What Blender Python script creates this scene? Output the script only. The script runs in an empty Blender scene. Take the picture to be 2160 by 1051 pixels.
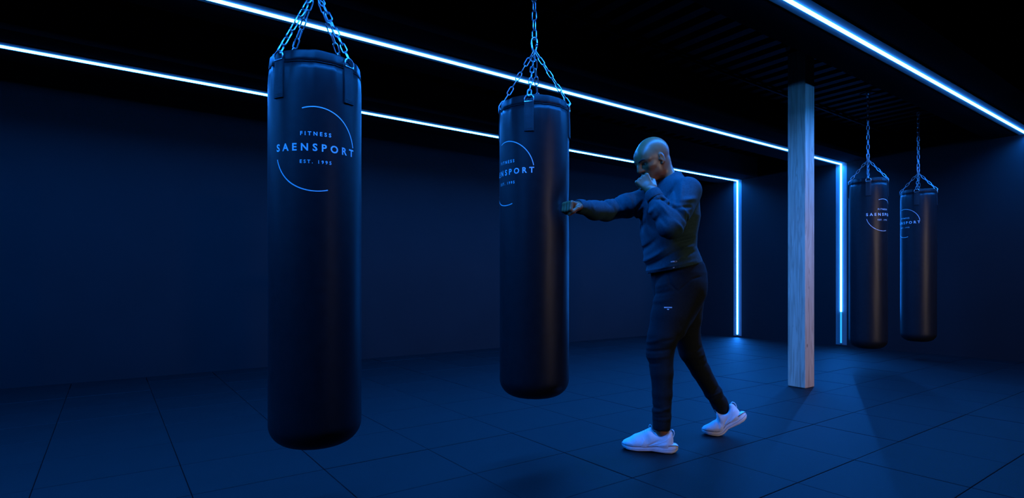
import bpy, math, random
import numpy as np
from mathutils import Vector, Matrix
from mathutils.bvhtree import BVHTree

SC = bpy.context.scene
COL = SC.collection
R = math.radians
rng = random.Random(7)

# ------------------------------------------------------------------ camera
FPX, HY, YAW, CAMH = 1182.9, 595.9, R(54.2927), 0.93
TH = YAW - math.pi / 2                      # camera frame -> room frame
cam = bpy.data.cameras.new('camera')
cam.sensor_fit = 'HORIZONTAL'; cam.sensor_width = 36.0
cam.lens = 36.0 * FPX / 2160.0
cam.shift_y = (HY - 525.5) / 2160.0
cam.clip_start = 0.02; cam.clip_end = 100
cam_ob = bpy.data.objects.new('camera', cam); COL.objects.link(cam_ob)
cam_ob.location = (0, 0, CAMH); cam_ob.rotation_euler = (math.pi / 2, 0, TH)
SC.camera = cam_ob

def world(X, Y, z=0.0):                     # camera-frame ground position -> room position
    return Vector((X * math.cos(TH) - Y * math.sin(TH), X * math.sin(TH) + Y * math.cos(TH), z))

# ------------------------------------------------------------------ world, lamps, exposure
LED_COL = (0.007, 0.195, 1.0)
LED_BAR = 46.0                              # glow of the opal bars themselves
LED_POWER = 32.0                            # downward beam of the light lines, watts per metre
LED_SPREAD = R(156)
KEY_POWER = 260.0
w = bpy.data.worlds.new('world'); SC.world = w; w.use_nodes = True
w.node_tree.nodes['Background'].inputs[0].default_value = (0.0, 0.0, 0.0, 1)
# unseen warm key lamp added outside; an added wall opening cuts its beam
key = bpy.data.lights.new('warm_key_light', 'AREA')
key.shape = 'RECTANGLE'; key.size = 1.4; key.size_y = 0.30
key.energy = KEY_POWER; key.color = (1.0, 0.75, 0.55)
key_ob = bpy.data.objects.new('warm_key_light', key); COL.objects.link(key_ob)
key_ob.location = (3.5, -6.6, 2.14)
key_ob.rotation_euler = (math.pi / 2, 0, 0)
SC.view_settings.view_transform = 'Standard'; SC.view_settings.look = 'None'
SC.view_settings.gamma = 1.0; SC.view_settings.use_curve_mapping = False
SC.view_settings.exposure = 0.0
SC.cycles.use_denoising = True
SC.cycles.max_bounces = 6; SC.cycles.sample_clamp_indirect = 4.0
SC.cycles.caustics_reflective = False; SC.cycles.caustics_refractive = False

# ------------------------------------------------------------------ materials
MATS = {}
def new_mat(name):
    m = bpy.data.materials.new(name); m.use_nodes = True
    MATS[name] = m
    nt = m.node_tree
    return m, nt, nt.nodes['Principled BSDF']
def N(nt, t, **kw):
    n = nt.nodes.new(t)
    for k, v in kw.items(): setattr(n, k, v)
    return n
def coords(nt, scale=(1, 1, 1), kind='Object'):
    tc = N(nt, 'ShaderNodeTexCoord'); mp = N(nt, 'ShaderNodeMapping')
    mp.inputs['Scale'].default_value = scale
    nt.links.new(tc.outputs[kind], mp.inputs['Vector']); return mp.outputs[0]
def ramp(nt, fac, stops):
    r = N(nt, 'ShaderNodeValToRGB'); nt.links.new(fac, r.inputs[0])
    el = r.color_ramp.elements
    while len(el) < len(stops): el.new(0.5)
    for e, (p, c) in zip(el, stops): e.position = p; e.color = (*c, 1)
    return r.outputs[0]
def noise_mat(name, c0, c1, scale, rough=0.6, bump=0.0, bscale=None, spec=0.5, sc3=(1, 1, 1), detail=4, bdist=0.002):
    m, nt, b = new_mat(name)
    v = coords(nt, sc3)
    n = N(nt, 'ShaderNodeTexNoise'); n.inputs['Scale'].default_value = scale; n.inputs['Detail'].default_value = detail
    nt.links.new(v, n.inputs['Vector'])
    nt.links.new(ramp(nt, n.outputs[0], [(0.3, c0), (0.7, c1)]), b.inputs['Base Color'])
    b.inputs['Roughness'].default_value = rough; b.inputs['Specular IOR Level'].default_value = spec
    if bump:
        n2 = N(nt, 'ShaderNodeTexNoise'); n2.inputs['Scale'].default_value = bscale or scale * 3
        n2.inputs['Detail'].default_value = 3
        nt.links.new(v, n2.inputs['Vector'])
        bp = N(nt, 'ShaderNodeBump'); bp.inputs['Strength'].default_value = bump; bp.inputs['Distance'].default_value = bdist
        nt.links.new(n2.outputs[0], bp.inputs['Height']); nt.links.new(bp.outputs[0], b.inputs['Normal'])
    return m

noise_mat('wall', (0.0044, 0.0046, 0.0053), (0.0055, 0.0057, 0.0066), 2.5, 0.75, 0.15, 60, 0.2)
noise_mat('deck', (0.0008, 0.0008, 0.0010), (0.0012, 0.0012, 0.0015), 4, 0.8, 0, spec=0.03)
noise_mat('soffit', (0.011, 0.011, 0.012), (0.013, 0.013, 0.014), 6, 0.9, 0, spec=0.0)
noise_mat('halo_grey', (0.13, 0.13, 0.132), (0.145, 0.145, 0.147), 6, 0.9, 0, spec=0.0)
noise_mat('leather', (0.006, 0.006, 0.007), (0.009, 0.009, 0.010), 30, 0.42, 0.10, 420, 0.25, bdist=0.0015)
noise_mat('webbing', (0.012, 0.012, 0.013), (0.020, 0.020, 0.022), 200, 0.6, 0.3, 700, 0.3)
noise_mat('print', (0.62, 0.62, 0.62), (0.72, 0.72, 0.72), 60, 0.5)
noise_mat('sweatshirt', (0.022, 0.056, 0.066), (0.030, 0.072, 0.084), 90, 0.92, 0.35, 500, 0.15)
noise_mat('trousers', (0.009, 0.013, 0.0155), (0.013, 0.018, 0.021), 90, 0.92, 0.35, 500, 0.15)
noise_mat('shoe_knit', (0.68, 0.72, 0.74), (0.80, 0.84, 0.86), 300, 0.75, 0.3, 900, 0.3)
noise_mat('shoe_sole', (0.80, 0.81, 0.82), (0.86, 0.87, 0.88), 20, 0.55, 0, spec=0.4)
noise_mat('shoe_shadow', (0.16, 0.17, 0.19), (0.20, 0.21, 0.23), 40, 0.8)
noise_mat('lace', (0.70, 0.70, 0.70), (0.80, 0.80, 0.80), 200, 0.8)
noise_mat('eyebrow', (0.012, 0.009, 0.008), (0.02, 0.015, 0.012), 200, 0.8)
noise_mat('eyeball', (0.40, 0.36, 0.33), (0.46, 0.42, 0.39), 50, 0.25)
noise_mat('iris', (0.02, 0.012, 0.008), (0.03, 0.02, 0.012), 50, 0.15)
m, nt, b = new_mat('steel')
b.inputs['Metallic'].default_value = 1.0; b.inputs['Roughness'].default_value = 0.28
b.inputs['Base Color'].default_value = (0.62, 0.63, 0.65, 1)
v = coords(nt); n = N(nt, 'ShaderNodeTexNoise'); n.inputs['Scale'].default_value = 80; nt.links.new(v, n.inputs['Vector'])
mr = N(nt, 'ShaderNodeMapRange'); mr.inputs[3].default_value = 0.22; mr.inputs[4].default_value = 0.4
nt.links.new(n.outputs[0], mr.inputs[0]); nt.links.new(mr.outputs[0], b.inputs['Roughness'])

# rubber tile: black granules with pale specks
m, nt, b = new_mat('rubber')
v = coords(nt)
n = N(nt, 'ShaderNodeTexNoise'); n.inputs['Scale'].default_value = 6; n.inputs['Detail'].default_value = 6; nt.links.new(v, n.inputs['Vector'])
base = ramp(nt, n.outputs[0], [(0.3, (0.0014, 0.0016, 0.0018)), (0.7, (0.0026, 0.0028, 0.0030))])
vo = N(nt, 'ShaderNodeTexVoronoi'); vo.inputs['Scale'].default_value = 90; nt.links.new(v, vo.inputs['Vector'])
sp = ramp(nt, vo.outputs['Color'], [(0.90, (0, 0, 0)), (0.93, (1, 1, 1))])
sd = ramp(nt, vo.outputs['Distance'], [(0.18, (1, 1, 1)), (0.28, (0, 0, 0))])
mul = N(nt, 'ShaderNodeMath', operation='MULTIPLY'); nt.links.new(sp, mul.inputs[0]); nt.links.new(sd, mul.inputs[1])
mx = N(nt, 'ShaderNodeMixRGB'); mx.inputs[2].default_value = (0.030, 0.030, 0.032, 1)
nt.links.new(mul.outputs[0], mx.inputs[0]); nt.links.new(base, mx.inputs[1])
oi = N(nt, 'ShaderNodeObjectInfo'); tv = N(nt, 'ShaderNodeMapRange'); tv.inputs[3].default_value = 0.86; tv.inputs[4].default_value = 1.1
nt.links.new(oi.outputs['Random'], tv.inputs[0])
hs = N(nt, 'ShaderNodeHueSaturation'); nt.links.new(tv.outputs[0], hs.inputs['Value']); nt.links.new(mx.outputs[0], hs.inputs['Color'])
nt.links.new(hs.outputs[0], b.inputs['Base Color'])
b.inputs['Roughness'].default_value = 0.62; b.inputs['Specular IOR Level'].default_value = 0.13
n2 = N(nt, 'ShaderNodeTexNoise'); n2.inputs['Scale'].default_value = 220; nt.links.new(v, n2.inputs['Vector'])
bp = N(nt, 'ShaderNodeBump'); bp.inputs['Strength'].default_value = 0.4; bp.inputs['Distance'].default_value = 0.002
nt.links.new(n2.outputs[0], bp.inputs['Height']); nt.links.new(bp.outputs[0], b.inputs['Normal'])

# spruce post: long grain, knots
m, nt, b = new_mat('timber')
tc = N(nt, 'ShaderNodeTexCoord')
mp = N(nt, 'ShaderNodeMapping'); mp.inputs['Scale'].default_value = (1, 1, 0.05); nt.links.new(tc.outputs['Object'], mp.inputs[0])
n = N(nt, 'ShaderNodeTexNoise'); n.inputs['Scale'].default_value = 24; n.inputs['Detail'].default_value = 3; n.inputs['Distortion'].default_value = 0.9
nt.links.new(mp.outputs[0], n.inputs['Vector'])
grain = ramp(nt, n.outputs[0], [(0.30, (0.30, 0.185, 0.115)), (0.45, (0.56, 0.40, 0.27)), (0.53, (0.42, 0.275, 0.175)), (0.60, (0.60, 0.435, 0.295)), (0.75, (0.50, 0.35, 0.23))])
mp2 = N(nt, 'ShaderNodeMapping'); mp2.inputs['Scale'].default_value = (1, 1, 0.55); nt.links.new(tc.outputs['Object'], mp2.inputs[0])
vo = N(nt, 'ShaderNodeTexVoronoi'); vo.inputs['Scale'].default_value = 7.5; nt.links.new(mp2.outputs[0], vo.inputs['Vector'])
kn = ramp(nt, vo.outputs['Distance'], [(0.04, (1, 1, 1)), (0.10, (0, 0, 0))])
mx = N(nt, 'ShaderNodeMixRGB'); mx.inputs[2].default_value = (0.085, 0.05, 0.03, 1)
nt.links.new(kn, mx.inputs[0]); nt.links.new(grain, mx.inputs[1]); nt.links.new(mx.outputs[0], b.inputs['Base Color'])
b.inputs['Roughness'].default_value = 0.62
bp = N(nt, 'ShaderNodeBump'); bp.inputs['Strength'].default_value = 0.25; bp.inputs['Distance'].default_value = 0.003
nt.links.new(n.outputs[0], bp.inputs['Height']); nt.links.new(bp.outputs[0], b.inputs['Normal'])

# skin
m, nt, b = new_mat('skin')
v = coords(nt); n = N(nt, 'ShaderNodeTexNoise'); n.inputs['Scale'].default_value = 22; n.inputs['Detail'].default_value = 5; nt.links.new(v, n.inputs['Vector'])
nt.links.new(ramp(nt, n.outputs[0], [(0.3, (0.23, 0.100, 0.042)), (0.7, (0.31, 0.135, 0.058))]), b.inputs['Base Color'])
b.inputs['Roughness'].default_value = 0.36; b.inputs['Specular IOR Level'].default_value = 0.30

def emit(name, strength, col):
    m = bpy.data.materials.new(name); m.use_nodes = True; MATS[name] = m
    nt = m.node_tree; nt.nodes.clear()
    e = nt.nodes.new('ShaderNodeEmission'); o = nt.nodes.new('ShaderNodeOutputMaterial')
    e.inputs[0].default_value = (*col, 1); e.inputs[1].default_value = strength
    nt.links.new(e.outputs[0], o.inputs[0])
emit('led', LED_BAR, (0.024, 0.23, 1.0))
emit('led_dim', 1.6, (0.02, 0.32, 1.0))

# ------------------------------------------------------------------ mesh helpers
class MB:
    def __init__(s): s.v = []; s.f = []
    def add(s, verts, faces):
        o = len(s.v); s.v += [tuple(map(float, p)) for p in verts]; s.f += [tuple(i + o for i in f) for f in faces]; return s
    def box(s, lo, hi, bev=0.0):
        (a, b_, c), (d, e, f) = lo, hi
        if bev <= 0:
            return s.add([(a, b_, c), (d, b_, c), (d, e, c), (a, e, c), (a, b_, f), (d, b_, f), (d, e, f), (a, e, f)],
                         [(0, 3, 2, 1), (4, 5, 6, 7), (0, 1, 5, 4), (1, 2, 6, 5), (2, 3, 7, 6), (3, 0, 4, 7)])
        return s
    def loft(s, rings, cap0=True, cap1=True, closed=False):
        n = len(rings[0]); o = len(s.v)
        for r in rings: s.v += [tuple(map(float, p)) for p in r]
        m = len(rings)
        for i in range(m if closed else m - 1):
            j = (i + 1) % m
            for k in range(n):
                l = (k + 1) % n
                s.f.append((o + i * n + k, o + i * n + l, o + j * n + l, o + j * n + k))
        if not closed:
            if cap0: s.f.append(tuple(o + k for k in reversed(range(n))))
            if cap1: s.f.append(tuple(o + (m - 1) * n + k for k in range(n)))
        return s
    def tube(s, pts, rad, n=8, closed=False, flat=None):
        pts = [Vector(p) for p in pts]; m = len(pts); rings = []
        prev = None
        for i, p in enumerate(pts):
            a = pts[(i - 1) % m] if (closed or i > 0) else p
            c = pts[(i + 1) % m] if (closed or i < m - 1) else p
            t = (c - a).normalized()
            if prev is None:
                u = t.orthogonal().normalized() if flat is None else (Vector(flat) - t * t.dot(Vector(flat))).normalized()
            else:
                u = (prev - t * prev.dot(t)).normalized()
            prev = u; w_ = t.cross(u)
            r = rad[i] if isinstance(rad, list) else rad
            ra, rb = r if isinstance(r, tuple) else (r, r)
            rings.append([p + u * (ra * math.cos(2 * math.pi * k / n)) + w_ * (rb * math.sin(2 * math.pi * k / n)) for k in range(n)])
        return s.loft(rings, closed=closed)
    def mesh(s, name, mat, smooth=False):
        me = bpy.data.meshes.new(name); me.from_pydata(s.v, [], s.f); me.materials.append(MATS[mat])
        if smooth: me.polygons.foreach_set('use_smooth', [True] * len(me.polygons))
        me.update(); return me
    def build(s, name, mat, parent=None, smooth=False):
        return link(name, s.mesh(name, mat, smooth), parent)
def link(name, me, parent=None):
    o = bpy.data.objects.new(name, me); COL.objects.link(o)
    if parent is not None: o.parent = parent
    return o
def empty(name, loc=(0, 0, 0), rz=0.0):
    o = bpy.data.objects.new(name, None); COL.objects.link(o); o.empty_display_size = 0.1
    o.location = loc; o.rotation_euler = (0, 0, rz); return o
def tag(o, label=None, cat=None, group=None, kind=None):
    if label: o['label'] = label
    if cat: o['category'] = cat
    if group: o['group'] = group
    if kind: o['kind'] = kind
    return o
def box_mesh(sx, sy, sz, bev, z0=0.0):      # box with chamfered edges, origin at centre of its base
    mb = MB(); hx, hy = sx / 2, sy / 2
    def ring(x, y, z, c): return [(-x + c, -y, z), (x - c, -y, z), (x, -y + c, z), (x, y - c, z), (x - c, y, z), (-x + c, y, z), (-x, y - c, z), (-x, -y + c, z)]
    mb.loft([ring(hx - bev, hy - bev, z0, bev * .5), ring(hx, hy, z0 + bev, bev), ring(hx, hy, z0 + sz - bev, bev), ring(hx - bev, hy - bev, z0 + sz, bev * .5)])
    return mb

# ------------------------------------------------------------------ the room
U0, U1, V0, V1 = -4.6, 8.683, -4.4, 6.586
ZLED, ZDECK = 2.661, 2.985
SV = [5.506, 3.843, 1.797]                  # v of the three light lines
# floor slab with rubber tiles
fl = MB().box((U0, V0, -0.10), (U1, V1, -0.022)).build('floor', 'rubber'); tag(fl, 'dark rubber tiled gym floor', None, kind='structure')
TU, TV, TU0, TV0 = 0.575, 0.49, 0.87, 0.85
tile_me = box_mesh(TU - 0.0026, TV - 0.0026, 0.022, 0.0018).mesh('tile', 'rubber')
def project(u, v, z):
    X = u * math.cos(TH) + v * math.sin(TH); Y = -u * math.sin(TH) + v * math.cos(TH)
    if Y < 0.3: return None
    return 1080 + FPX * X / Y, HY - FPX * (z - CAMH) / Y, Y
cells = []
for i in range(math.floor((U0 - TU0) / TU), math.ceil((U1 - TU0) / TU)):
    for j in range(math.floor((V0 - TV0) / TV), math.ceil((V1 - TV0) / TV)):
        a, b2 = max(TU0 + i * TU, U0), min(TU0 + (i + 1) * TU, U1)
        c, d = max(TV0 + j * TV, V0), min(TV0 + (j + 1) * TV, V1)
        if b2 - a < 0.02 or d - c < 0.02: continue
        vis = [project(p, q, 0) for p in (a, (a + b2) / 2, b2) for q in (c, (c + d) / 2, d)]
        vis = [p for p in vis if p and -30 < p[0] < 2190 and p[1] < 1080]
        full = abs(b2 - a - TU) < 1e-6 and abs(d - c - TV) < 1e-6
        cells.append((-1.0 / (min(p[2] for p in vis) ** 2) if vis else 1.0, a, b2, c, d, full))
cells.sort(key=lambda t: t[0])
rest = MB()
for k, (key_, a, b2, c, d, full) in enumerate(cells):
    dz = rng.uniform(-0.0010, 0.0006)
    if key_ < 0 and k < 290:
        me = tile_me if full else box_mesh(b2 - a - 0.005, d - c - 0.005, 0.022, 0.003).mesh('tile', 'rubber')
        o = link('tile', me, fl); o.location = ((a + b2) / 2, (c + d) / 2, -0.022 + dz)
    else:
        rest.box((a + .0025, c + .0025, -0.022), (b2 - .0025, d - .0025, dz))
o = rest.build('tile', 'rubber', fl); o['kind'] = 'stuff'
# walls
WT = 0.12
tag(MB().box((U0 - WT, V1, -0.1), (U1 + WT, V1 + WT, 3.2)).build('wall_left', 'wall'), 'long dark wall behind the punching bags', kind='structure')
tag(MB().box((U1, V0, -0.1), (U1 + WT, V1, 3.2)).build('wall_back', 'wall'), 'dark end wall with vertical light lines', kind='structure')
D0, D1, DH = 3.26, 5.2, 2.1                  # unseen opening added to shape the key light
pr = [(U0 - WT, -0.1), (D0, -0.1), (D0, DH), (D1, DH), (D1, -0.1), (U1 + WT, -0.1), (U1 + WT, 3.2), (U0 - WT, 3.2)]
mb = MB(); n = len(pr)
mb.add([(a, V0, z) for a, z in pr] + [(a, V0 - WT, z) for a, z in pr],
       [(0, 1, 2, 7), (2, 3, 6, 7), (3, 4, 5, 6), (n + 7, n + 2, n + 1, n), (n + 7, n + 6, n + 3, n + 2), (n + 6, n + 5, n + 4, n + 3)] + [(k, k + n, (k + 1) % n + n, (k + 1) % n) for k in range(n)])
tag(mb.build('wall_right', 'wall'), 'dark side wall outside the picture, with an opening added to cut the key light', kind='structure')
tag(MB().box((U0 - WT, V0, -0.1), (U0, V1, 3.2)).build('wall_front', 'wall'), 'dark wall behind the viewer', kind='structure')
# profiled steel deck: trapezoid ribs running across the room
mb = MB(); prof = []; u = U0; pitch = 0.20
while u < U1:
    for du, dz in ((0, 0), (0.09, 0), (0.115, 0.045), (0.175, 0.045), (0.2, 0.0)):
        if u + du <= U1: prof.append((u + du, dz))
    u += pitch
prof.append((U1, 0.0))
ring0 = [(p, V0, ZDECK + z) for p, z in prof]; ring1 = [(p, V1, ZDECK + z) for p, z in prof]
n = len(prof)
mb.add(ring0 + ring1, [(i, i + n, i + n + 1, i + 1) for i in range(n - 1)])
mb.add([(U0, V0, 3.2), (U1, V0, 3.2), (U1, V1, 3.2), (U0, V1, 3.2)], [(0, 1, 2, 3)])
tag(mb.build('ceiling', 'deck'), 'black corrugated steel deck ceiling', kind='structure')
# boxed-in soffits that carry the light lines
for k, sv in enumerate(SV):
    o = MB().box((U0, sv - 0.36, ZLED + 0.004), (U1, sv + 0.36, ZDECK)).build('trim_%d' % (k + 1), 'soffit')
    tag(o, ['black boxed soffit along the left wall', 'black boxed soffit over the row of bags', 'black boxed soffit on the near side'][k], kind='structure')
# conduit under the deck
mb = MB().tube([(2.0, 3.2, 2.955), (8.6, 3.2, 2.955)], 0.014, 10)
tag(mb.build('cable_conduit', 'deck', smooth=True), 'thin dark conduit running under the corrugated ceiling left of the post', 'conduit')

# ------------------------------------------------------------------ LED lines
labels = ['blue-white light line nearest the left wall, turning down behind the boxer',
          'blue-white light line over the bags, turning down right of the timber post',
          'blue-white light line on the near right side of the ceiling, closest to viewer']
LW, LT = 0.018, 0.014
for k, sv in enumerate(SV):
    r_ = empty('led_light_line', (U1, sv, 0)); tag(r_, labels[k], 'light', 'ceiling light lines')
    def prof_box(lo, hi, nm, mat):
        return MB().box(lo, hi).build(nm, mat, r_)
    def diffuser(lo, hi, nm, mat, face):      # opal bar with the directional beam of its diodes
        o = MB().box(lo, hi).build(nm, mat, r_)
        ln = max(hi[0] - lo[0], hi[2] - lo[2])
        la = bpy.data.lights.new('diode_beam', 'AREA'); la.shape = 'RECTANGLE'; la.size = ln - 0.03; la.size_y = LW
        la.energy = LED_POWER * ln * (1.0 if face[2] else 0.3); la.color = LED_COL; la.spread = LED_SPREAD
        lo_ = bpy.data.objects.new('diode_beam', la); COL.objects.link(lo_); lo_.parent = r_
        c = (Vector(lo) + Vector(hi)) / 2
        if face[2]: lo_.location = (c.x, c.y, lo[2] - 0.002)
        else: lo_.location = (lo[0] - 0.002, c.y, c.z); lo_.rotation_euler = Matrix(((0, 0, 1), (0, 1, 0), (-1, 0, 0))).to_euler()
        return o
    diffuser((U0 - U1 + 0.01, -LW / 2, ZLED - LT), (-0.001, LW / 2, ZLED), 'ceiling_diffuser', 'led', (0, 0, -1))
    # matt grey plate added behind the bar to catch a halo
    TW = 0.075
    prof_box((U0 - U1 + 0.01, -TW, ZLED), (-0.001, TW, ZLED + 0.0035), 'halo_plate', 'halo_grey')
    if k < 2: prof_box((-0.0009, -TW, 0.02), (-0.0002, TW, ZLED), 'halo_plate', 'halo_grey')
    zb = 0.045
    if k == 1:
        diffuser((-LT - 0.001, -LW / 2, 0.50), (-0.001, LW / 2, ZLED - LT - 0.0005), 'wall_diffuser', 'led', (-1, 0, 0))
        o = prof_box((-LT - 0.001, -LW / 2, zb), (-0.001, LW / 2, 0.4995), 'wall_diffuser', 'led_dim'); o['label'] = 'dimmer lowest stretch of the light line'
    elif k == 0:
        diffuser((-LT - 0.001, -LW / 2, zb), (-0.001, LW / 2, ZLED - LT - 0.0005), 'wall_diffuser', 'led', (-1, 0, 0))
    # slim aluminium end cap at the foot of the wall run
    if k < 2: prof_box((-LT - 0.002, -LW / 2 - 0.001, zb - 0.006), (-0.001, LW / 2 + 0.001, zb - 0.0005), 'end_cap', 'steel')

# ------------------------------------------------------------------ timber post
PW = 0.158
post = box_mesh(PW, PW, ZDECK - 0.001, 0.004).build('timber_post', 'timber')
post.location = (4.951 + PW / 2, 2.487 + PW / 2, 0.0005)
tag(post, 'pale square timber post standing free between the boxer and the far bags', 'post')

# ------------------------------------------------------------------ punching bags
def stadium(L, W, t, n=8):                  # closed path of a chain link, long axis z, in the xz plane
    r = W / 2 - t; h = L / 2 - t - r; pts = []
    for i in range(n + 1):
        a = math.pi * i / n; pts.append((r * math.cos(a), 0, h + r * math.sin(a)))
    for i in range(n + 1):
        a = math.pi + math.pi * i / n; pts.append((r * math.cos(a), 0, -h + r * math.sin(a)))
    return pts
LINK_S = MB().tube(stadium(0.054, 0.026, 0.0031, 6), 0.0031, 6, closed=True).mesh('chain_link', 'steel', True)
LINK_L = MB().tube(stadium(0.066, 0.033, 0.0038, 6), 0.0038, 6, closed=True).mesh('chain_link', 'steel', True)
def chain(parent, A, B, me, pitch, phase=0):
    A, B = Vector(A), Vector(B); d = B - A; L = d.length; n = max(1, round(L / pitch)); st = L / n
    q = d.to_track_quat('Z', 'Y')
    for i in range(n):
        o = link('chain_link', me, parent)
        o.location = A + d * ((i + 0.5) / n)
        tw = Matrix.Rotation((math.pi / 2) * ((i + phase) % 2) + 0.35, 4, 'Z')
        o.rotation_euler = (q.to_matrix().to_4x4() @ tw).to_euler()
        o.scale = (1, 1, st / pitch)
def fbm(x, y, z, seed):
    s = 0.0
    for k in range(3):
        f_ = 2 ** k
        s += (math.sin(x * 7.1 * f_ + seed) + math.sin(y * 6.3 * f_ + 1.7 * seed + 2 * z * f_) + math.sin((x + y) * 5.2 * f_ + z * 4.1 * f_ + seed * .6)) / (3 * f_)
    return s
def text_mesh(body, height, spacing, bold):
    cu = bpy.data.curves.new('t', 'FONT'); cu.body = body; cu.size = height / 0.70; cu.align_x = 'CENTER'
    cu.space_character = spacing; cu.offset = bold; cu.resolution_u = 3
    ob = bpy.data.objects.new('t', cu); COL.objects.link(ob)
    bpy.context.view_layer.update()
    me = bpy.data.meshes.new_from_object(ob.evaluated_get(bpy.context.evaluated_depsgraph_get()))
    bpy.data.objects.remove(ob)
    v = [tuple(p.co) for p in me.vertices]; f = [tuple(p.vertices) for p in me.polygons]
    bpy.data.meshes.remove(me); return v, f
TXT = [text_mesh('SAENSPORT', 0.0285, 1.72, 0.0010), text_mesh('FITNESS', 0.0150, 1.70, 0.0006), text_mesh('EST. 1995', 0.0132, 1.62, 0.0004)]
def split_gap(t):                           # two words of one line become two meshes
    vv, ff = t; xs = sorted(p[0] for p in vv); g = max((b_ - a_, (a_ + b_) / 2) for a_, b_ in zip(xs, xs[1:]))[1]; out = []
    for sgn in (-1, 1):
        keep = [i for i, p in enumerate(vv) if (p[0] - g) * sgn > 0]; mp = {i: n_ for n_, i in enumerate(keep)}
        out.append(([vv[i] for i in keep], [tuple(mp[i] for i in q) for q in ff if q[0] in mp]))
    return out
TXT = TXT[:2] + split_gap(TXT[2])
def bag(X, Y, D, ztop, zbot, zapex, dlogo, label, seed, dent=None, mainpitch=0.054):
    th0 = math.atan2(-X, Y) + R(dlogo)
    root = empty('punching_bag', world(X, Y, zbot), TH + th0); tag(root, label, 'punching bag', 'heavy punching bags on chains')
    r = D / 2; H = ztop - zbot; NS = 96
    # radial profile: rounded foot, straight body, slight shoulder under the collar
    prof = [(0.02 * r / .19, 0.0)]
    rc = 0.105
    for i in range(1, 11):
        a = math.pi / 2 * i / 10
        prof.append((r - rc + rc * math.sin(a), rc * 0.9 * (1 - math.cos(a))))
    prof[1:1] = [((r - rc) * .5, 0.001)]
    z = prof[-1][1]
    NB = 46
    for i in range(1, NB + 1): prof.append((r, z + (H - 0.045 - z) * i / NB))
    def rad(rr, z, ang):
        x, y = math.sin(ang), math.cos(ang)
        k = min(1, z / 0.12)
        rr2 = rr * (1 + 0.006 * k * fbm(x * .9, y * .9, z * 1.1, seed))
        top = H - z
        rr2 -= 0.010 * math.exp(-(top / 0.07) ** 2)
        pl = math.exp(-((top - 0.05) / 0.075) ** 2)       # gathered pleats under the collar
        rr2 += 0.0016 * pl * (math.sin(ang * 17 + seed) + 0.7 * math.sin(ang * 29 + 2 * seed))
        if dent:
            da, dz_ = (ang - dent[0] + math.pi) % (2 * math.pi) - math.pi, z - dent[1]
            rr2 -= 0.022 * math.exp(-((da * r) ** 2 + dz_ ** 2) / 0.070 ** 2) * k
        return rr2
    mb = MB()
    rings = [[(rad(rr, zz, 2 * math.pi * k / NS) * math.sin(2 * math.pi * k / NS), -rad(rr, zz, 2 * math.pi * k / NS) * math.cos(2 * math.pi * k / NS), zz) for k in range(NS)] for rr, zz in prof]
    mb.loft(rings); mb.build('body', 'leather', root, True)
    # hemmed collar with a folded rim
    mb = MB(); cp = [(0.0006, -0.046), (0.0020, -0.045), (0.0022, -0.03), (0.0012, -0.006), (-0.0002, -0.001), (-0.003, 0.0), (-0.007, -0.002), (-0.010, -0.02), (-0.012, -0.03)]
    rings = []
    for dr, dz in cp:
        ring = []
        for k in range(NS):
            a = 2 * math.pi * k / NS
            q = rad(r, H + dz, a) + dr + 0.0007 * math.sin(a * 13 + seed) * (1 if dz > -.03 else .4)
            wob = 0.0016 * math.sin(4 * a + seed) + 0.0005 * math.sin(11 * a + seed)
            ring.append((q * math.sin(a), -q * math.cos(a), H + dz + (wob if dz > -0.02 else 0)))
        rings.append(ring)
    mb.loft(rings, False, True); mb.build('collar', 'leather', root, True)
    # stitched seam under the collar
    mb = MB(); mb.tube([((rad(r, H - .048, a) + .0015) * math.sin(a), -(rad(r, H - .048, a) + .0015) * math.cos(a), H - .048) for a in [2 * math.pi * k / NS for k in range(NS)]], 0.0016, 5, True)
    mb.build('seam', 'webbing', root, True)
    # straps with steel D-rings, chains to the carabiner
    za = zapex - zbot
    for q in range(4):
        a = R(45 + 90 * q - 2); ca, sa = math.cos(a), math.sin(a)
        hw = 0.0245 / r
        mb = MB(); rings = []
        for zz in (H - 0.192, H - 0.186, H - 0.15, H - 0.11, H - 0.07, H - 0.045, H - 0.038):
            out = [];
            for t in np.linspace(-1, 1, 7):
                aa = a + hw * t; rr = rad(r, zz, aa) + 0.0065 + (0.003 if zz > H - 0.05 else 0); out.append((rr * math.sin(aa), -rr * math.cos(aa), zz))
            inn = []
            for t in np.linspace(1, -1, 7):
                aa = a + hw * t; rr = rad(r, zz, aa) - 0.002; inn.append((rr * math.sin(aa), -rr * math.cos(aa), zz))
            rings.append(out + inn)
        mb.loft(rings); st = mb.build('strap', 'webbing', root)
        # box stitching at the lower end of the strap
        def sp(t, zz): 
            aa = a + hw * t; rr = rad(r, zz, aa) + 0.007; return (rr * math.sin(aa), -rr * math.cos(aa), zz)
        mb = MB().tube([sp(-.8, H - .178), sp(0, H - .178), sp(.8, H - .178)], 0.0009, 4).tube([sp(-.8, H - .184), sp(0, H - .184), sp(.8, H - .184)], 0.0009, 4)
        mb.build('stitching', 'leather', st)
        # D-ring
        mb = MB(); rr = rad(r, H - .03, a) + 0.011
        def rp(x, z): return Vector((rr * sa + x * ca, -(rr * ca) + x * sa, H - 0.040 + z))
        W = 0.0235; path = [rp(-W, 0), rp(-W, 0.012)] + [rp(-W * math.cos(t), 0.014 + W * 0.92 * math.sin(t)) for t in np.linspace(0.15, math.pi - 0.15, 10)] + [rp(W, 0.012), rp(W, 0)]
        mb.tube(path, 0.0032, 8, True); mb.build('d_ring', 'steel', st, True)
        top = rp(0, 0.014 + W * 0.85)
        chain(root, top - Vector((0, 0, 0.004)), Vector((0.004 * sa, -0.004 * ca, za)), LINK_S, 0.0435, q)
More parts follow.
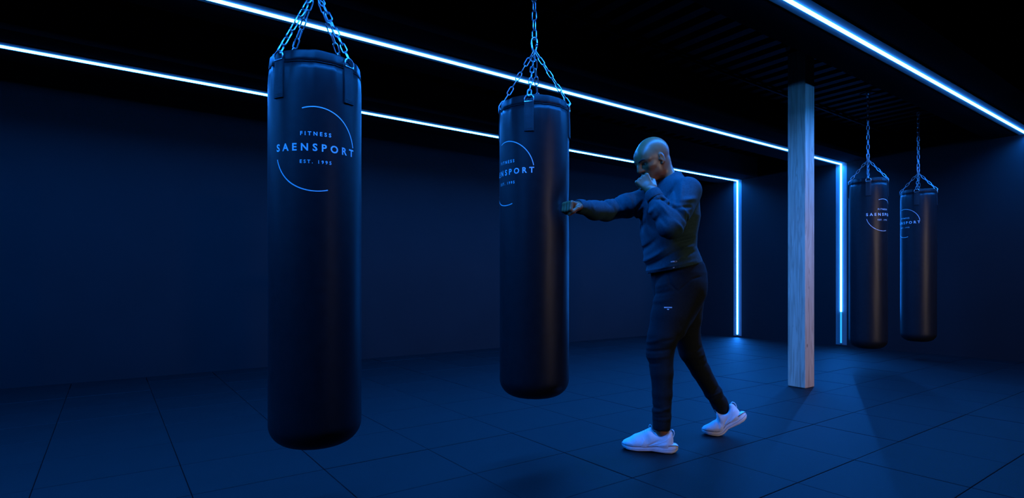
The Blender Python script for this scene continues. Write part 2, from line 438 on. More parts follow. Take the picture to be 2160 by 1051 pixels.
    # pear-shaped carabiner
    ph = 0.075
    pts = [(0, 0, za - 0.006)] + [(0.008, 0, za - 0.002), (0.012, 0, za + 0.02), (0.0165, 0, za + 0.05), (0.015, 0, za + 0.064), (0.008, 0, za + ph - 0.003), (0, 0, za + ph),
           (-0.008, 0, za + ph - 0.003), (-0.015, 0, za + 0.064), (-0.0165, 0, za + 0.05), (-0.012, 0, za + 0.02), (-0.008, 0, za - 0.002)]
    mb = MB().tube(pts, 0.0048, 8, True)
    mb.tube([(0.0128, 0, za + 0.024), (0.0152, 0, za + 0.044)], 0.0068, 8)     # screw sleeve
    o = mb.build('carabiner', 'steel', root, True); o.rotation_euler = (0, 0, -th0 + 0.25)
    ztopc = ZDECK - zbot - 0.035
    chain(root, (0, 0, za + ph - 0.012), (0, 0, ztopc), LINK_L, mainpitch, 0)
    # ceiling fixing
    mb = MB(); b_ = box_mesh(0.11, 0.11, 0.008, 0.001, ZDECK - zbot - 0.0085); mb.add(b_.v, b_.f)
    mb.build('ceiling_plate', 'deck', root)
    mb = MB().tube([(0.02 * math.cos(t), 0, ZDECK - zbot - 0.026 + 0.02 * math.sin(t)) for t in [2 * math.pi * k / 14 for k in range(14)]], 0.005, 7, True)
    mb.build('eye_bolt', 'steel', root, True)
    # printed mark: wrapped on the body
    zl = H - 0.395
    def wrap(x, zz):
        a = x / r; q = rad(r, zl + zz, a) + 0.0009; return (q * math.sin(a), -q * math.cos(a), zl + zz)
    for (vv, ff), z0 in zip(TXT, (-0.012, 0.049, -0.062, -0.062)):
        MB().add([wrap(x, y + z0) for x, y, _ in vv], ff).build('lettering', 'print', root)
    for a0, a1 in ((108, 10), (194, 286)):
        mb = MB(); n = 40; RR = 0.1685; hw = 0.0021
        ri = []; ro = []
        for i in range(n + 1):
            t = R(a0 + (a1 - a0) * i / n)
            ri.append(wrap((RR - hw) * math.cos(t), (RR - hw) * math.sin(t) - 0.004)); ro.append(wrap((RR + hw) * math.cos(t), (RR + hw) * math.sin(t) - 0.004))
        mb.add(ri + ro, [(i, i + 1, n + 2 + i, n + 1 + i) for i in range(n)]); mb.build('printed_arc', 'print', root)
    return root
bag(-0.846, 2.417, 0.38, 1.862, 0.237, 2.189, 0, 'largest black punching bag, nearest the viewer, whole round logo facing front', 1.3)
FIST = (0.309, 2.963, 1.338)
b2x, b2y = 0.1222, 3.081
th2 = math.atan2(-b2x, b2y) + R(-51)
dent_ang = math.atan2(FIST[0] - b2x, -(FIST[1] - b2y)) - th2
bag(b2x, b2y, 0.38, 1.904, 0.307, 2.201, -51, 'black punching bag being hit by the fist of the boxer', 4.1, dent=(dent_ang, FIST[2] - 0.307))
bag((1831 - 1080) / FPX * 6.077, 6.077, 0.36, 2.039, 0.215, 2.255, 48, 'far black punching bag beside the light line right of the timber post', 2.2)
bag((1937 - 1080) / FPX * 6.742, 6.742, 0.36, 2.035, 0.223, 2.240, -48, 'farthest black punching bag, rightmost in the picture', 6.0)

# ------------------------------------------------------------------ the boxer
# implicit-surface sculpting: primitives blended on a grid, then meshed with surface nets
class Field:
    def __init__(s, lo, hi, h):
        s.lo = np.array(lo, np.float32); s.h = h
        s.n = np.ceil((np.array(hi) - np.array(lo)) / h).astype(int) + 1
        s.f = np.full(tuple(s.n), 0.08, np.float32)
    def win(s, lo, hi, pad):
        i0 = np.maximum(np.floor((np.array(lo) - pad - s.lo) / s.h).astype(int), 0)
        i1 = np.minimum(np.ceil((np.array(hi) + pad - s.lo) / s.h).astype(int) + 1, s.n)
        if np.any(i1 <= i0): return None
        ax = [(s.lo[k] + s.h * np.arange(i0[k], i1[k])).astype(np.float32) for k in range(3)]
        P = (ax[0][:, None, None], ax[1][None, :, None], ax[2][None, None, :])
        return tuple(slice(i0[k], i1[k]) for k in range(3)), P
    def comb(s, sl, d, k, op):
        a = s.f[sl]
        if op == 'add':
            if k > 0:
                h = np.maximum(k - np.abs(a - d), 0) / k; s.f[sl] = np.minimum(a, d) - h * h * k * 0.25
            else: s.f[sl] = np.minimum(a, d)
        elif op == 'sub':
            d = -d
            if k > 0:
                h = np.maximum(k - np.abs(a - d), 0) / k; s.f[sl] = np.maximum(a, d) + h * h * k * 0.25
            else: s.f[sl] = np.maximum(a, d)
    def cone(s, a, b, ra, rb, k=0.02, flat=None, op='add'):      # round cone, optionally flattened along a direction
        a, b = np.array(a, float), np.array(b, float); r = max(ra, rb)
        wn = s.win(np.minimum(a, b) - r, np.maximum(a, b) + r, k + 0.03)
        if wn is None: return
        sl, P = wn; ba = b - a; L2 = max(ba @ ba, 1e-9)
        q = [P[i] - a[i] for i in range(3)]
        t = np.clip((q[0] * ba[0] + q[1] * ba[1] + q[2] * ba[2]) / L2, 0, 1)
        o = [q[i] - t * ba[i] for i in range(3)]
        if flat is not None:
            n, f = np.array(flat[0], float), flat[1]; n = n / np.linalg.norm(n)
            dn = o[0] * n[0] + o[1] * n[1] + o[2] * n[2]
            o = [o[i] + (f - 1) * dn * n[i] for i in range(3)]
        s.comb(sl, np.sqrt(o[0] ** 2 + o[1] ** 2 + o[2] ** 2) - (ra + (rb - ra) * t), k, op)
    def path(s, pts, rs, k=0.02, flat=None):
        for i in range(len(pts) - 1): s.cone(pts[i], pts[i + 1], rs[i], rs[i + 1], k, flat)
    def ell(s, c, r, M=np.eye(3), k=0.02, op='add'):             # ellipsoid, columns of M are its axes
        c, r = np.array(c, float), np.array(r, float)
        wn = s.win(c - r.max(), c + r.max(), k + 0.03)
        if wn is None: return
        sl, P = wn; q = [P[i] - c[i] for i in range(3)]
        l = [(q[0] * M[0, i] + q[1] * M[1, i] + q[2] * M[2, i]) / r[i] for i in range(3)]
        k0 = np.sqrt(l[0] ** 2 + l[1] ** 2 + l[2] ** 2); k1 = np.sqrt((l[0] / r[0]) ** 2 + (l[1] / r[1]) ** 2 + (l[2] / r[2]) ** 2) + 1e-6
        s.comb(sl, k0 * (k0 - 1) / k1, k, op)
    def zloft(s, rows, k=0.03, cut=None):                        # rows: z, cx, cy, half width, half depth, facing angle
        rows = sorted(rows); A = np.array(rows)
        lo = [A[:, 1].min() - .3, A[:, 2].min() - .3, A[0, 0]]; hi = [A[:, 1].max() + .3, A[:, 2].max() + .3, A[-1, 0]]
        sl, P = s.win(lo, hi, 0.04); z = P[2]
        it = [np.interp(z, A[:, 0], A[:, i]).astype(np.float32) for i in range(1, 6)]
        dx, dy = P[0] - it[0], P[1] - it[1]; ca, sa = np.cos(it[4]), np.sin(it[4])
        w_, d_ = dx * (-sa) + dy * ca, dx * ca + dy * sa         # facing = (cos, sin)
        e = 2.3
        rho = (np.abs(w_ / it[2]) ** e + np.abs(d_ / it[3]) ** e) ** (1 / e)
        d = (rho - 1) * np.minimum(it[2], it[3])
        d = np.maximum(d, np.maximum(A[0, 0] - z, z - A[-1, 0]))
        if cut is not None: d = np.maximum(d, cut(P))
        s.comb(sl, d, k, 'add')
    def fold(s, a, b, amp, wid, ymax=9, ymin=-9):                # crease or ridge running from a to b on the cloth
        a, b = np.array(a, float), np.array(b, float)
        lo = np.minimum(a, b) - 3 * wid; hi = np.maximum(a, b) + 3 * wid
        lo[1] = max(ymin, s.lo[1]); hi[1] = min(ymax, s.lo[1] + s.h * s.n[1])
        wn = s.win(lo, hi, 0)
        if wn is None: return
        sl, P = wn; ba = b - a; L2 = ba[0] ** 2 + ba[2] ** 2 + 1e-9
        qx, qz = P[0] - a[0], P[2] - a[2]
        t = np.clip((qx * ba[0] + qz * ba[2]) / L2, 0, 1)
        d2 = (qx - t * ba[0]) ** 2 + (qz - t * ba[2]) ** 2
        fade = np.sin(np.pi * np.clip(t * .86 + .07, 0, 1))
        s.f[sl] -= amp * fade * np.exp(-d2 / wid ** 2)
    def net(s):
        f = s.f; ins = f < 0
        nx, ny, nz = s.n
        c = np.zeros((nx - 1, ny - 1, nz - 1), np.uint8)
        for i in (0, 1):
            for j in (0, 1):
                for k in (0, 1): c += ins[i:nx - 1 + i, j:ny - 1 + j, k:nz - 1 + k]
        act = np.argwhere((c > 0) & (c < 8)); idx = np.full(c.shape, -1, np.int32); idx[tuple(act.T)] = np.arange(len(act))
        sm = np.zeros((len(act), 3), np.float32); ct = np.zeros(len(act), np.float32)
        corner = [np.array((i, j, k)) for i in (0, 1) for j in (0, 1) for k in (0, 1)]
        for ax in range(3):
            for c0 in corner:
                if c0[ax]: continue
                c1 = c0.copy(); c1[ax] = 1
                f0 = f[tuple((act + c0).T)]; f1 = f[tuple((act + c1).T)]; m = (f0 < 0) != (f1 < 0)
                t = np.where(m, f0 / np.where(m, f0 - f1, 1), 0)
                p = np.repeat(c0[None].astype(np.float32), len(act), 0); p[:, ax] += t
                sm[m] += p[m]; ct[m] += 1
        V = s.lo + s.h * (act + sm / ct[:, None])
        F = []
        for ax in range(3):
            o1, o2 = (ax + 1) % 3, (ax + 2) % 3
            a0 = [slice(None)] * 3; a1 = [slice(None)] * 3; a0[ax] = slice(0, -1); a1[ax] = slice(1, None)
            i0, i1 = ins[tuple(a0)], ins[tuple(a1)]
            e = np.argwhere(i0 != i1); e = e[(e[:, o1] > 0) & (e[:, o2] > 0) & (e[:, o1] < s.n[o1] - 1) & (e[:, o2] < s.n[o2] - 1)]
            d1 = np.zeros(3, int); d1[o1] = 1; d2 = np.zeros(3, int); d2[o2] = 1
            q = np.stack([idx[tuple((e - d1 - d2).T)], idx[tuple((e - d2).T)], idx[tuple(e.T)], idx[tuple((e - d1).T)]], 1)
            fl_ = ~i0[tuple(e.T)]; q[fl_] = q[fl_][:, ::-1]
            F.append(q)
        return V, np.concatenate(F)
def relax(V, F, it=2, lam=0.5):
    E = np.concatenate([F[:, [0, 1]], F[:, [1, 2]], F[:, [2, 3]], F[:, [3, 0]]])
    n = len(V); deg = np.bincount(E[:, 0], minlength=n) + np.bincount(E[:, 1], minlength=n)
    for i in range(it * 2):
        S = np.stack([np.bincount(E[:, 0], V[E[:, 1], c], n) + np.bincount(E[:, 1], V[E[:, 0], c], n) for c in range(3)], 1)
        V = V + (lam if i % 2 == 0 else -lam * 1.02) * (S / deg[:, None] - V)
    return V
def np_mesh(name, V, F, mat):
    me = bpy.data.meshes.new(name); me.vertices.add(len(V)); me.vertices.foreach_set('co', np.ascontiguousarray(V, np.float32).ravel())
    me.loops.add(F.size); me.loops.foreach_set('vertex_index', np.ascontiguousarray(F, np.int32).ravel())
    me.polygons.add(len(F)); me.polygons.foreach_set('loop_start', np.arange(len(F), dtype=np.int32) * 4)
    me.polygons.foreach_set('use_smooth', np.ones(len(F), bool))
    me.update(calc_edges=True); me.validate(); me.materials.append(MATS[mat]); return me
def C(px, py, Y):                            # a point of the pose, given in the camera frame at depth Y
    return np.array([(px - 1080) * Y / FPX, Y, CAMH + (HY - py) * Y / FPX])
ROOT = np.array([0.95, 3.22, 0.0])
def nrm(v): v = np.array(v, float); return v / np.linalg.norm(v)

# pose
SH_L, EL_L, WR_L = C(1449, 404, 3.09), C(1413, 478, 2.94), C(1375, 404, 3.03)
SH_R, EL_R, FI_R = C(1366, 424, 3.34), C(1279, 445, 3.14), np.array(FIST)
DIR_R = nrm(FI_R - EL_R); WR_R = FI_R - DIR_R * 0.064
HIP_L, KN_L, AN_L = C(1424, 600, 3.17), C(1392, 742, 3.12), C(1395, 908, 3.075)
HIP_R, KN_R, AN_R = C(1446, 600, 3.32), C(1458, 742, 3.36), C(1529, 868, 3.44)
NECK0, NECK1 = C(1410, 388, 3.235), C(1394, 345, 3.215)
# head frame
HC = C(1377, 336, 3.20)
wy, pt = R(22), R(25)
HF0 = np.array([-math.cos(wy), -math.sin(wy), 0]); HL = np.array([math.sin(wy), -math.cos(wy), 0])
HF = HF0 * math.cos(pt) - np.array([0, 0, 1]) * math.sin(pt); HU = np.cross(HF, HL)
HM = np.stack([HF, HL, HU], 1); HS = 1.03
def hp(x, y, z): return HC + HM @ (np.array([x, y, z]) * HS)

body = Field((0.24, 2.80, 0.0), (1.42, 3.62, 1.80), 0.004)
# head
body.ell(hp(-.012, 0, .030), np.array((.098, .076, .088)) * HS, HM, .01)
body.ell(hp(.018, 0, -.012), np.array((.078, .066, .085)) * HS, HM, .03)
body.ell(hp(.040, 0, -.062), np.array((.046, .050, .048)) * HS, HM, .03)
body.ell(hp(.066, 0, -.096), np.array((.024, .028, .020)) * HS, HM, .025)
body.ell(hp(.056, 0, .030), np.array((.042, .058, .046)) * HS, HM, .03)
for s_ in (-1, 1):
    body.ell(hp(.006, s_ * .050, -.066), np.array((.030, .014, .030)) * HS, HM, .03)      # jaw angle
    body.ell(hp(.058, s_ * .046, -.022), np.array((.024, .016, .016)) * HS, HM, .022)     # cheekbone
    body.cone(hp(.088, s_ * .012, .017), hp(.070, s_ * .052, .015), .0115 * HS, .009 * HS, .016)   # brow ridge
    body.ell(hp(.091, s_ * .031, -.003), np.array((.0105, .015, .0075)) * HS, HM, .014, 'sub')       # eye socket
    body.ell(hp(.0755, s_ * .0315, -.001), np.array((.0135, .0145, .0115)) * HS, HM, .004)  # lids
    body.ell(hp(.0862, s_ * .0325, -.0025), np.array((.008, .0095, .0024)) * HS, HM, .002, 'sub')
    body.ell(hp(.098, s_ * .0125, -.034), np.array((.012, .0075, .008)) * HS, HM, .008)    # nostril wings
    # ear
    EA = np.stack([nrm(HF * .96 + HL * .28 * s_ - HU * .2), nrm(np.cross(HU + HF * .2, HF + HL * .28 * s_)), nrm(HU + HF * .2)], 1)
    body.ell(hp(-.002, s_ * .0775, -.008), np.array((.017, .0075, .031)) * HS, EA, .006)
    body.ell(hp(.004, s_ * .0855, -.004), np.array((.0100, .0055, .017)) * HS, EA, .005, 'sub')
    body.ell(hp(.014, s_ * .077, -.012), np.array((.006, .005, .008)) * HS, EA, .004)      # tragus
    body.ell(hp(.006, s_ * .077, -.034), np.array((.009, .006, .009)) * HS, EA, .006)      # lobe
body.path([hp(.089, 0, .012), hp(.104, 0, -.012), hp(.1135, 0, -.030)], [.0085 * HS, .009 * HS, .0115 * HS], .014)
body.ell(hp(.088, 0, -.060), np.array((.012, .022, .0065)) * HS, HM, .010)
body.ell(hp(.086, 0, -.071), np.array((.012, .019, .0070)) * HS, HM, .008)
body.ell(hp(.101, 0, -.0655), np.array((.012, .020, .0014)) * HS, HM, .003, 'sub')
# neck, trunk
body.path([NECK0 + np.array([0, 0, -.05]), NECK0, NECK1, hp(-.02, 0, -.035)], [.062, .055, .050, .055], .025)
body.path([C(1407, 402, 3.22), SH_L], [.055, .055], .04); body.path([C(1404, 402, 3.25), SH_R], [.055, .055], .04)
body.path([C(1408, 366, 3.20), C(1430, 392, 3.16)], [.030, .036], .03); body.path([C(1400, 366, 3.24), C(1394, 396, 3.30)], [.030, .036], .03)
fc, fh = math.atan2(-.42, -.90), math.atan2(.30, -.95)
def row(px, py, Y, hw, hd, a): p = C(px, py, Y); return (p[2], p[0], p[1], hw, hd, a)
body.zloft([row(1412, 405, 3.23, .13, .08, fc), row(1412, 440, 3.23, .16, .105, fc), row(1413, 490, 3.24, .15, .10, fc),
            row(1419, 540, 3.24, .14, .10, fc), row(1432, 590, 3.24, .155, .11, fc), row(1436, 622, 3.24, .12, .10, fc)], .03)
# arms
body.path([SH_L, (SH_L + EL_L) / 2, EL_L], [.055, .044, .034], .01); body.path([EL_L, EL_L * .6 + WR_L * .4, WR_L], [.034, .030, .028], .01)
body.path([SH_R, (SH_R + EL_R) / 2, EL_R], [.055, .044, .034], .01); body.path([EL_R, EL_R * .6 + WR_R * .4, WR_R], [.034, .030, .028], .01)
# legs
body.path([HIP_L, KN_L], [.075, .044], .01); body.path([KN_L, KN_L * .65 + AN_L * .35, AN_L], [.044, .040, .034], .01)
body.path([HIP_R, KN_R], [.075, .044], .01); body.path([KN_R, KN_R * .65 + AN_R * .35, AN_R], [.044, .036, .032], .01)
def fist(Wp, Fd, Ud, side, sc=1.0):                 # closed hand: Fd along the forearm, Ud back of the hand, side +1 when the thumb is at Fd x Ud
    Fd = nrm(Fd); Ud = nrm(np.array(Ud) - Fd * np.dot(Ud, Fd)); Td = np.cross(Fd, Ud) * side
    def P(f, t, u): return Wp + (Fd * f + Td * t + Ud * u) * sc
    body.cone(Wp, P(.03, 0, 0), .027, .027, .012, (Ud, 1.25))
    for t in (.028, .009, -.010, -.028):     # metacarpals
        body.cone(P(.022, t * .55, .002), P(.082, t, .006), .0135, .0125, .011)
    body.cone(P(.03, .012, -.012), P(.075, .010, -.014), .018, .016, .012)
    for i, (t, l) in enumerate(((.029, .95), (.010, 1.03), (-.010, 1.0), (-.0285, .88))):
        k0 = P(.086 - .002 * abs(i - 1), t, .006); k1 = P(.094 - .002 * abs(i - 1), t * 1.0, -.032 * l)
        k2 = P(.068, t, -.044 * l); k3 = P(.052, t, -.026)
        body.cone(k0, k1, .0112, .0100, .0035); body.cone(k1, k2, .0098, .0088, .0035); body.cone(k2, k3, .0088, .0080, .003)
        body.ell(k0, (.0118, .0108, .0118), np.eye(3), .004)
    # thumb leaves the side of the palm near its base and closes over the fingers
    body.cone(P(.016, .024, -.006), P(.050, .040, -.020), .016, .0125, .010)
    body.cone(P(.050, .040, -.020), P(.079, .033, -.040), .0118, .0108, .004)
    body.cone(P(.079, .033, -.040), P(.083, .008, -.053), .0106, .0088, .004)
    return P
fist(WR_R, DIR_R, np.array([0.10, 0.15, 1.0]), -1)
HAND_L = nrm(C(1351, 374, 3.07) - WR_L)
fist(WR_L, HAND_L, np.array([-.30, -.9, .15]), 1, 1.1)
V, F = body.net(); V = relax(V, F, 1)
person_me = np_mesh('person', V - ROOT, F, 'skin')
person = link('person', person_me); person.location = world(*ROOT); person.rotation_euler = (0, 0, TH)
tag(person, 'shaven-headed boxer in dark tracksuit and white trainers punching a hanging bag', 'person')
del body
hbv = BVHTree.FromPolygons([tuple(p) for p in V], [tuple(q) for q in F])
LOC = lambda p: tuple(np.array(p) - ROOT)

# eyes and brows
for s_ in (-1, 1):
    mb = MB()
    def sph(c, r, n=14):
        rings = []
        for i in range(1, n): 
            a = math.pi * i / n
            rings.append([tuple(np.array(c) + HM @ (r * np.array((math.cos(a), math.sin(a) * math.cos(2 * math.pi * k / 18), math.sin(a) * math.sin(2 * math.pi * k / 18))))) for k in range(18)])
        return rings
    rg = sph(LOC(hp(.0765, s_ * .0315, -.002)), .0112)
    mb.loft(rg); e_ = mb.build('eye', 'eyeball', person, True)
    gz = nrm(HM @ np.array([.97, .05, -.18]))
    c = np.array(LOC(hp(.0765, s_ * .0315, -.002))) + gz * .0080
    mb = MB(); mb.loft(sph(c, .0048, 8)); mb.build('iris', 'iris', e_, True)
    # brow: flattened tube of short hair lying on the ridge
    pts = []
    for y, z in ((.011, .0165), (.021, .0200), (.032, .0225), (.043, .0220), (.052, .0170)):
        h_ = hbv.ray_cast(Vector(tuple(hp(.2, s_ * y * 1.25, z))), Vector(tuple(hp(0, s_ * y * .8, z) - hp(.2, s_ * y * 1.25, z))).normalized())
        pts.append(LOC(h_[0]))
    MB().tube(pts, [(.0018, .0030), (.0024, .0046), (.0025, .0046), (.0022, .0036), (.0012, .0018)], 8, flat=tuple(HF)).build('eyebrow', 'eyebrow', person, True)

# ---------------------------------------------------------------- sweatshirt
sw = Field((0.24, 2.74, 0.86), (1.36, 3.60, 1.60), 0.005)
def hem(P):                                  # hem plane, lower at the front
    a, b_ = C(1367, 578, 3.24), C(1481, 553, 3.24)
    n = nrm((-(b_ - a)[2], 0, (b_ - a)[0])); return -((P[0] - a[0]) * n[0] + (P[2] - a[2]) * n[2])
sw.zloft([row(1414, 366, 3.232, .066, .050, fc), row(1413, 380, 3.232, .098, .066, fc), row(1412, 390, 3.232, .120, .082, fc), row(1412, 404, 3.23, .150, .100, fc), row(1413, 430, 3.225, .180, .130, fc), row(1412, 460, 3.23, .188, .140, fc),
          row(1409, 495, 3.235, .176, .135, fc), row(1411, 522, 3.24, .162, .133, fc), row(1419, 548, 3.24, .166, .142, fc), row(1424, 566, 3.24, .170, .145, fc), row(1426, 590, 3.24, .170, .145, fc)], .03, hem)
sw.path([C(1418, 396, 3.18), SH_L], [.060, .074], .035); sw.path([C(1398, 406, 3.28), SH_R], [.056, .072], .05)
sw.path([SH_L, SH_L * .5 + EL_L * .5, EL_L * .85 + SH_L * .15, EL_L], [.080, .076, .069, .061], .009)
sw.path([EL_L, EL_L * .6 + WR_L * .4, WR_L * .85 + EL_L * .15], [.062, .057, .043], .028)
sw.path([SH_R, SH_R * .5 + EL_R * .5, EL_R], [.080, .066, .055], .03)
sw.path([EL_R, EL_R * .55 + WR_R * .45 - np.array([0, 0, .008]), WR_R * .9 + EL_R * .1], [.056, .050, .037], .025)
FO = lambda a, b_, amp, wid, ymax=3.2: sw.fold(C(*a, 3.02), C(*b_, 3.02), amp * 1.8, wid, ymax)
# armhole, sleeve and elbow creases
FO((1432, 378), (1416, 440), -.007, .010); FO((1440, 380), (1424, 430), .006, .012); FO((1420, 400), (1403, 442), -.005, .008)
FO((1400, 430), (1436, 470), -.009, .010); FO((1420, 436), (1444, 462), .006, .010); FO((1412, 444), (1450, 440), -.005, .008); FO((1426, 428), (1466, 420), .005, .012); FO((1436, 448), (1448, 486), -.005, .008)
FO((1386, 418), (1408, 446), -.008, .008); FO((1372, 424), (1402, 426), -.005, .007); FO((1380, 432), (1398, 462), .005, .009); FO((1376, 448), (1392, 484), -.004, .009); FO((1404, 470), (1432, 496), .004, .010)
# trunk: diagonal pulls towards the punching shoulder and folds above the hem
FO((1352, 440), (1378, 410), -.006, .010, 3.3); FO((1350, 470), (1372, 440), .006, .012, 3.3); FO((1358, 500), (1384, 455), -.005, .010, 3.3)
FO((1360, 545), (1398, 500), -.007, .012, 3.3); FO((1364, 560), (1420, 518), .006, .012, 3.3); FO((1378, 566), (1440, 524), -.006, .011, 3.3); FO((1396, 570), (1464, 530), .005, .012, 3.3)
FO((1430, 512), (1474, 500), -.007, .010); FO((1440, 524), (1476, 516), .006, .009); FO((1446, 540), (1478, 528), -.005, .009); FO((1424, 498), (1470, 488), .004, .009)
FO((1372, 480), (1376, 560), -.004, .010, 3.3); FO((1366, 574), (1480, 549), .0035, .006, 3.5)
# punching sleeve
FP = lambda a, b_, amp, wid: sw.fold(C(*a, 3.15), C(*b_, 3.15), amp * 1.5, wid, 3.5)
FP((1226, 424), (1234, 450), -.005, .006); FP((1236, 424), (1246, 452), .004, .007); FP((1270, 422), (1284, 440), -.006, .007); FP((1282, 420), (1296, 444), .005, .008); FP((1296, 414), (1312, 440), -.006, .008); FP((1312, 408), (1330, 450), .005, .010); FP((1334, 404), (1346, 460), -.006, .010)
# neck opening
sw.cone(NECK0 + np.array([0, 0, .018]), NECK0 + (NECK1 - NECK0) * 1.2, .062, .075, .008, op='sub')
V, F = sw.net(); V = relax(V, F, 2); swV, swF = V, F
sweat = link('sweatshirt', np_mesh('sweatshirt', V - ROOT, F, 'sweatshirt'), person); sweat['label'] = 'dark blue crew-neck sweatshirt'
del sw
def ringband(parent, name, mat, A, B, r0, r1, th=0.004, n=48, ribs=24, amp=0.0007):   # ribbed cuff or collar
    A, B = np.array(A), np.array(B); d = nrm(B - A); u = nrm(np.cross(d, (0.3, .9, .2))); v_ = np.cross(d, u)
    L = np.linalg.norm(B - A); prof = [(-th, .0), (0, .0), (th * .6, .12), (th * .6, .88), (0, 1.), (-th, 1.), (-th * 2.2, .97)]
    rings = []
    for dr, t in prof:
        rr = r0 + (r1 - r0) * t + dr
        rings.append([LOC(A + d * L * t + (u * math.cos(a) + v_ * math.sin(a)) * (rr + amp * math.cos(a * ribs))) for a in [2 * math.pi * k / n for k in range(n)]])
    mb = MB().loft(rings, True, True); return mb.build(name, mat, parent, True)
ringband(sweat, 'cuff', 'sweatshirt', WR_L * .76 + EL_L * .24, WR_L * 1.0 + EL_L * .0, .045, .0385)
ringband(sweat, 'cuff', 'sweatshirt', WR_R * .84 + EL_R * .16, WR_R * 1.05 - EL_R * .05, .0385, .036)
# collar: a rolled rib following the neck opening
cc = NECK0 + np.array([.000, -.002, .026]); cd = nrm(NECK1 - NECK0 + np.array([-.012, 0, 0])); cu_ = nrm(np.cross(cd, (0, 1, 0))); cv_ = np.cross(cd, cu_)
MB().tube([LOC(cc + cu_ * .068 * math.cos(a) + cv_ * .070 * math.sin(a) - cd * .006 * math.cos(2 * a)) for a in [2 * math.pi * k / 48 for k in range(48)]], [(.013, .007)] * 48, 10, True, flat=tuple(cd)).build('collar', 'sweatshirt', sweat, True)

# ---------------------------------------------------------------- trousers
tr = Field((0.62, 2.90, 0.05), (1.46, 3.62, 1.06), 0.005)
tr.zloft([row(1428, 540, 3.24, .130, .100, fc), row(1430, 558, 3.24, .155, .126, fc), row(1431, 576, 3.24, .165, .137, fc), row(1432, 596, 3.24, .163, .136, fc), row(1432, 622, 3.24, .150, .130, fc), row(1430, 650, 3.24, .122, .112, fc), row(1428, 680, 3.24, .085, .08, fc), row(1427, 705, 3.24, .04, .04, fc)], .03)
tr.cone(C(1444, 612, 3.17), C(1416, 690, 3.14), .105, .086, .05)
tr.path([HIP_L + np.array([0, 0, -.02]), C(1410, 668, 3.14), C(1398, 712, 3.12), KN_L, C(1396, 786, 3.10), C(1397, 830, 3.09), C(1396, 880, 3.08), C(1396, 897, 3.078)],
        [.104, .096, .083, .075, .061, .053, .049, .045], .012)
tr.path([HIP_R + np.array([.01, 0, -.01]), C(1448, 668, 3.33), C(1447, 700, 3.35), KN_R, C(1478, 782, 3.385), C(1503, 826, 3.415), C(1517, 849, 3.43), C(1521, 858, 3.434)],
        [.108, .088, .080, .070, .056, .050, .047, .045], .012)
TF = lambda a, b_, amp, wid, ymax=3.22, Y=3.03: tr.fold(C(*a, Y), C(*b_, Y), amp, wid, ymax)
TF((1384, 600), (1414, 578), -.006, .010); TF((1382, 612), (1418, 596), .005, .011); TF((1380, 626), (1430, 612), -.006, .010); TF((1376, 640), (1420, 632), .004, .012)
TF((1419, 574), (1420, 604), -.006, .005); TF((1420, 600), (1434, 616), -.006, .005); TF((1434, 616), (1462, 590), -.004, .004); TF((1460, 590), (1487, 583), -.004, .004)
TF((1362, 730), (1396, 716), .005, .010); TF((1362, 746), (1418, 738), -.006, .009); TF((1366, 760), (1412, 752), .004, .009); TF((1366, 774), (1400, 766), -.004, .008); TF((1394, 722), (1424, 716), -.004, .008)
TF((1376, 860), (1404, 868), -.004, .008); TF((1374, 874), (1414, 862), .007, .009); TF((1380, 884), (1414, 880), -.004, .007)
TR_ = lambda a, b_, amp, wid: tr.fold(C(*a, 3.37), C(*b_, 3.37), amp, wid, 3.6, 3.2)
TR_((1446, 740), (1480, 728), -.005, .010); TR_((1450, 756), (1490, 742), .005, .010); TR_((1462, 772), (1500, 760), -.004, .009); TR_((1494, 842), (1530, 822), .008, .009); TR_((1500, 850), (1536, 836), -.004, .007); TR_((1494, 830), (1524, 812), -.003, .008)
V, F = tr.net(); V = relax(V, F, 2); trV, trF = V, F
trou = link('trousers', np_mesh('trousers', V - ROOT, F, 'trousers'), person); trou['label'] = 'charcoal jogging trousers with gathered ankles'
del tr
ringband(trou, 'ankle_cuff', 'trousers', C(1396, 880, 3.08), C(1395.5, 907, 3.076), .0475, .0435)
ringband(trou, 'ankle_cuff', 'trousers', C(1515, 846, 3.428), C(1526, 868, 3.438), .0475, .0435)
# small printed marks, laid on the cloth
def mark(parent, VV, FF, polys, mat='print'):
    bv = BVHTree.FromPolygons([tuple(p) for p in VV], [tuple(q) for q in FF])
    mb = MB()
    for poly in polys:
        pts = []
        for px, py in poly:
            dr = Vector(tuple(nrm(C(px, py, 1.0) - np.array([0, 0, CAMH])))); h_ = bv.ray_cast(Vector((0, 0, CAMH)), dr)
            pts.append(tuple(np.array(h_[0]) + np.array(h_[1]) * .0016 - ROOT))
        mb.add(pts, [tuple(range(len(pts)))])
        mb.build('printed_mark', mat, parent); mb = MB()
mark(sweat, swV, swF, [[(1415, 551.6), (1421, 550.6), (1428, 550.2), (1428, 552.6), (1421, 553.0), (1415, 554)], [(1419.5, 563.5), (1422.8, 563), (1422.8, 565.4), (1419.5, 566)]])
mark(trou, trV, trF, [[(1401, 648), (1409, 648), (1417.5, 648), (1417.5, 650.2), (1409, 650.2), (1401, 650.2)], [(1406.5, 652), (1412, 652), (1409.4, 654.6)]])

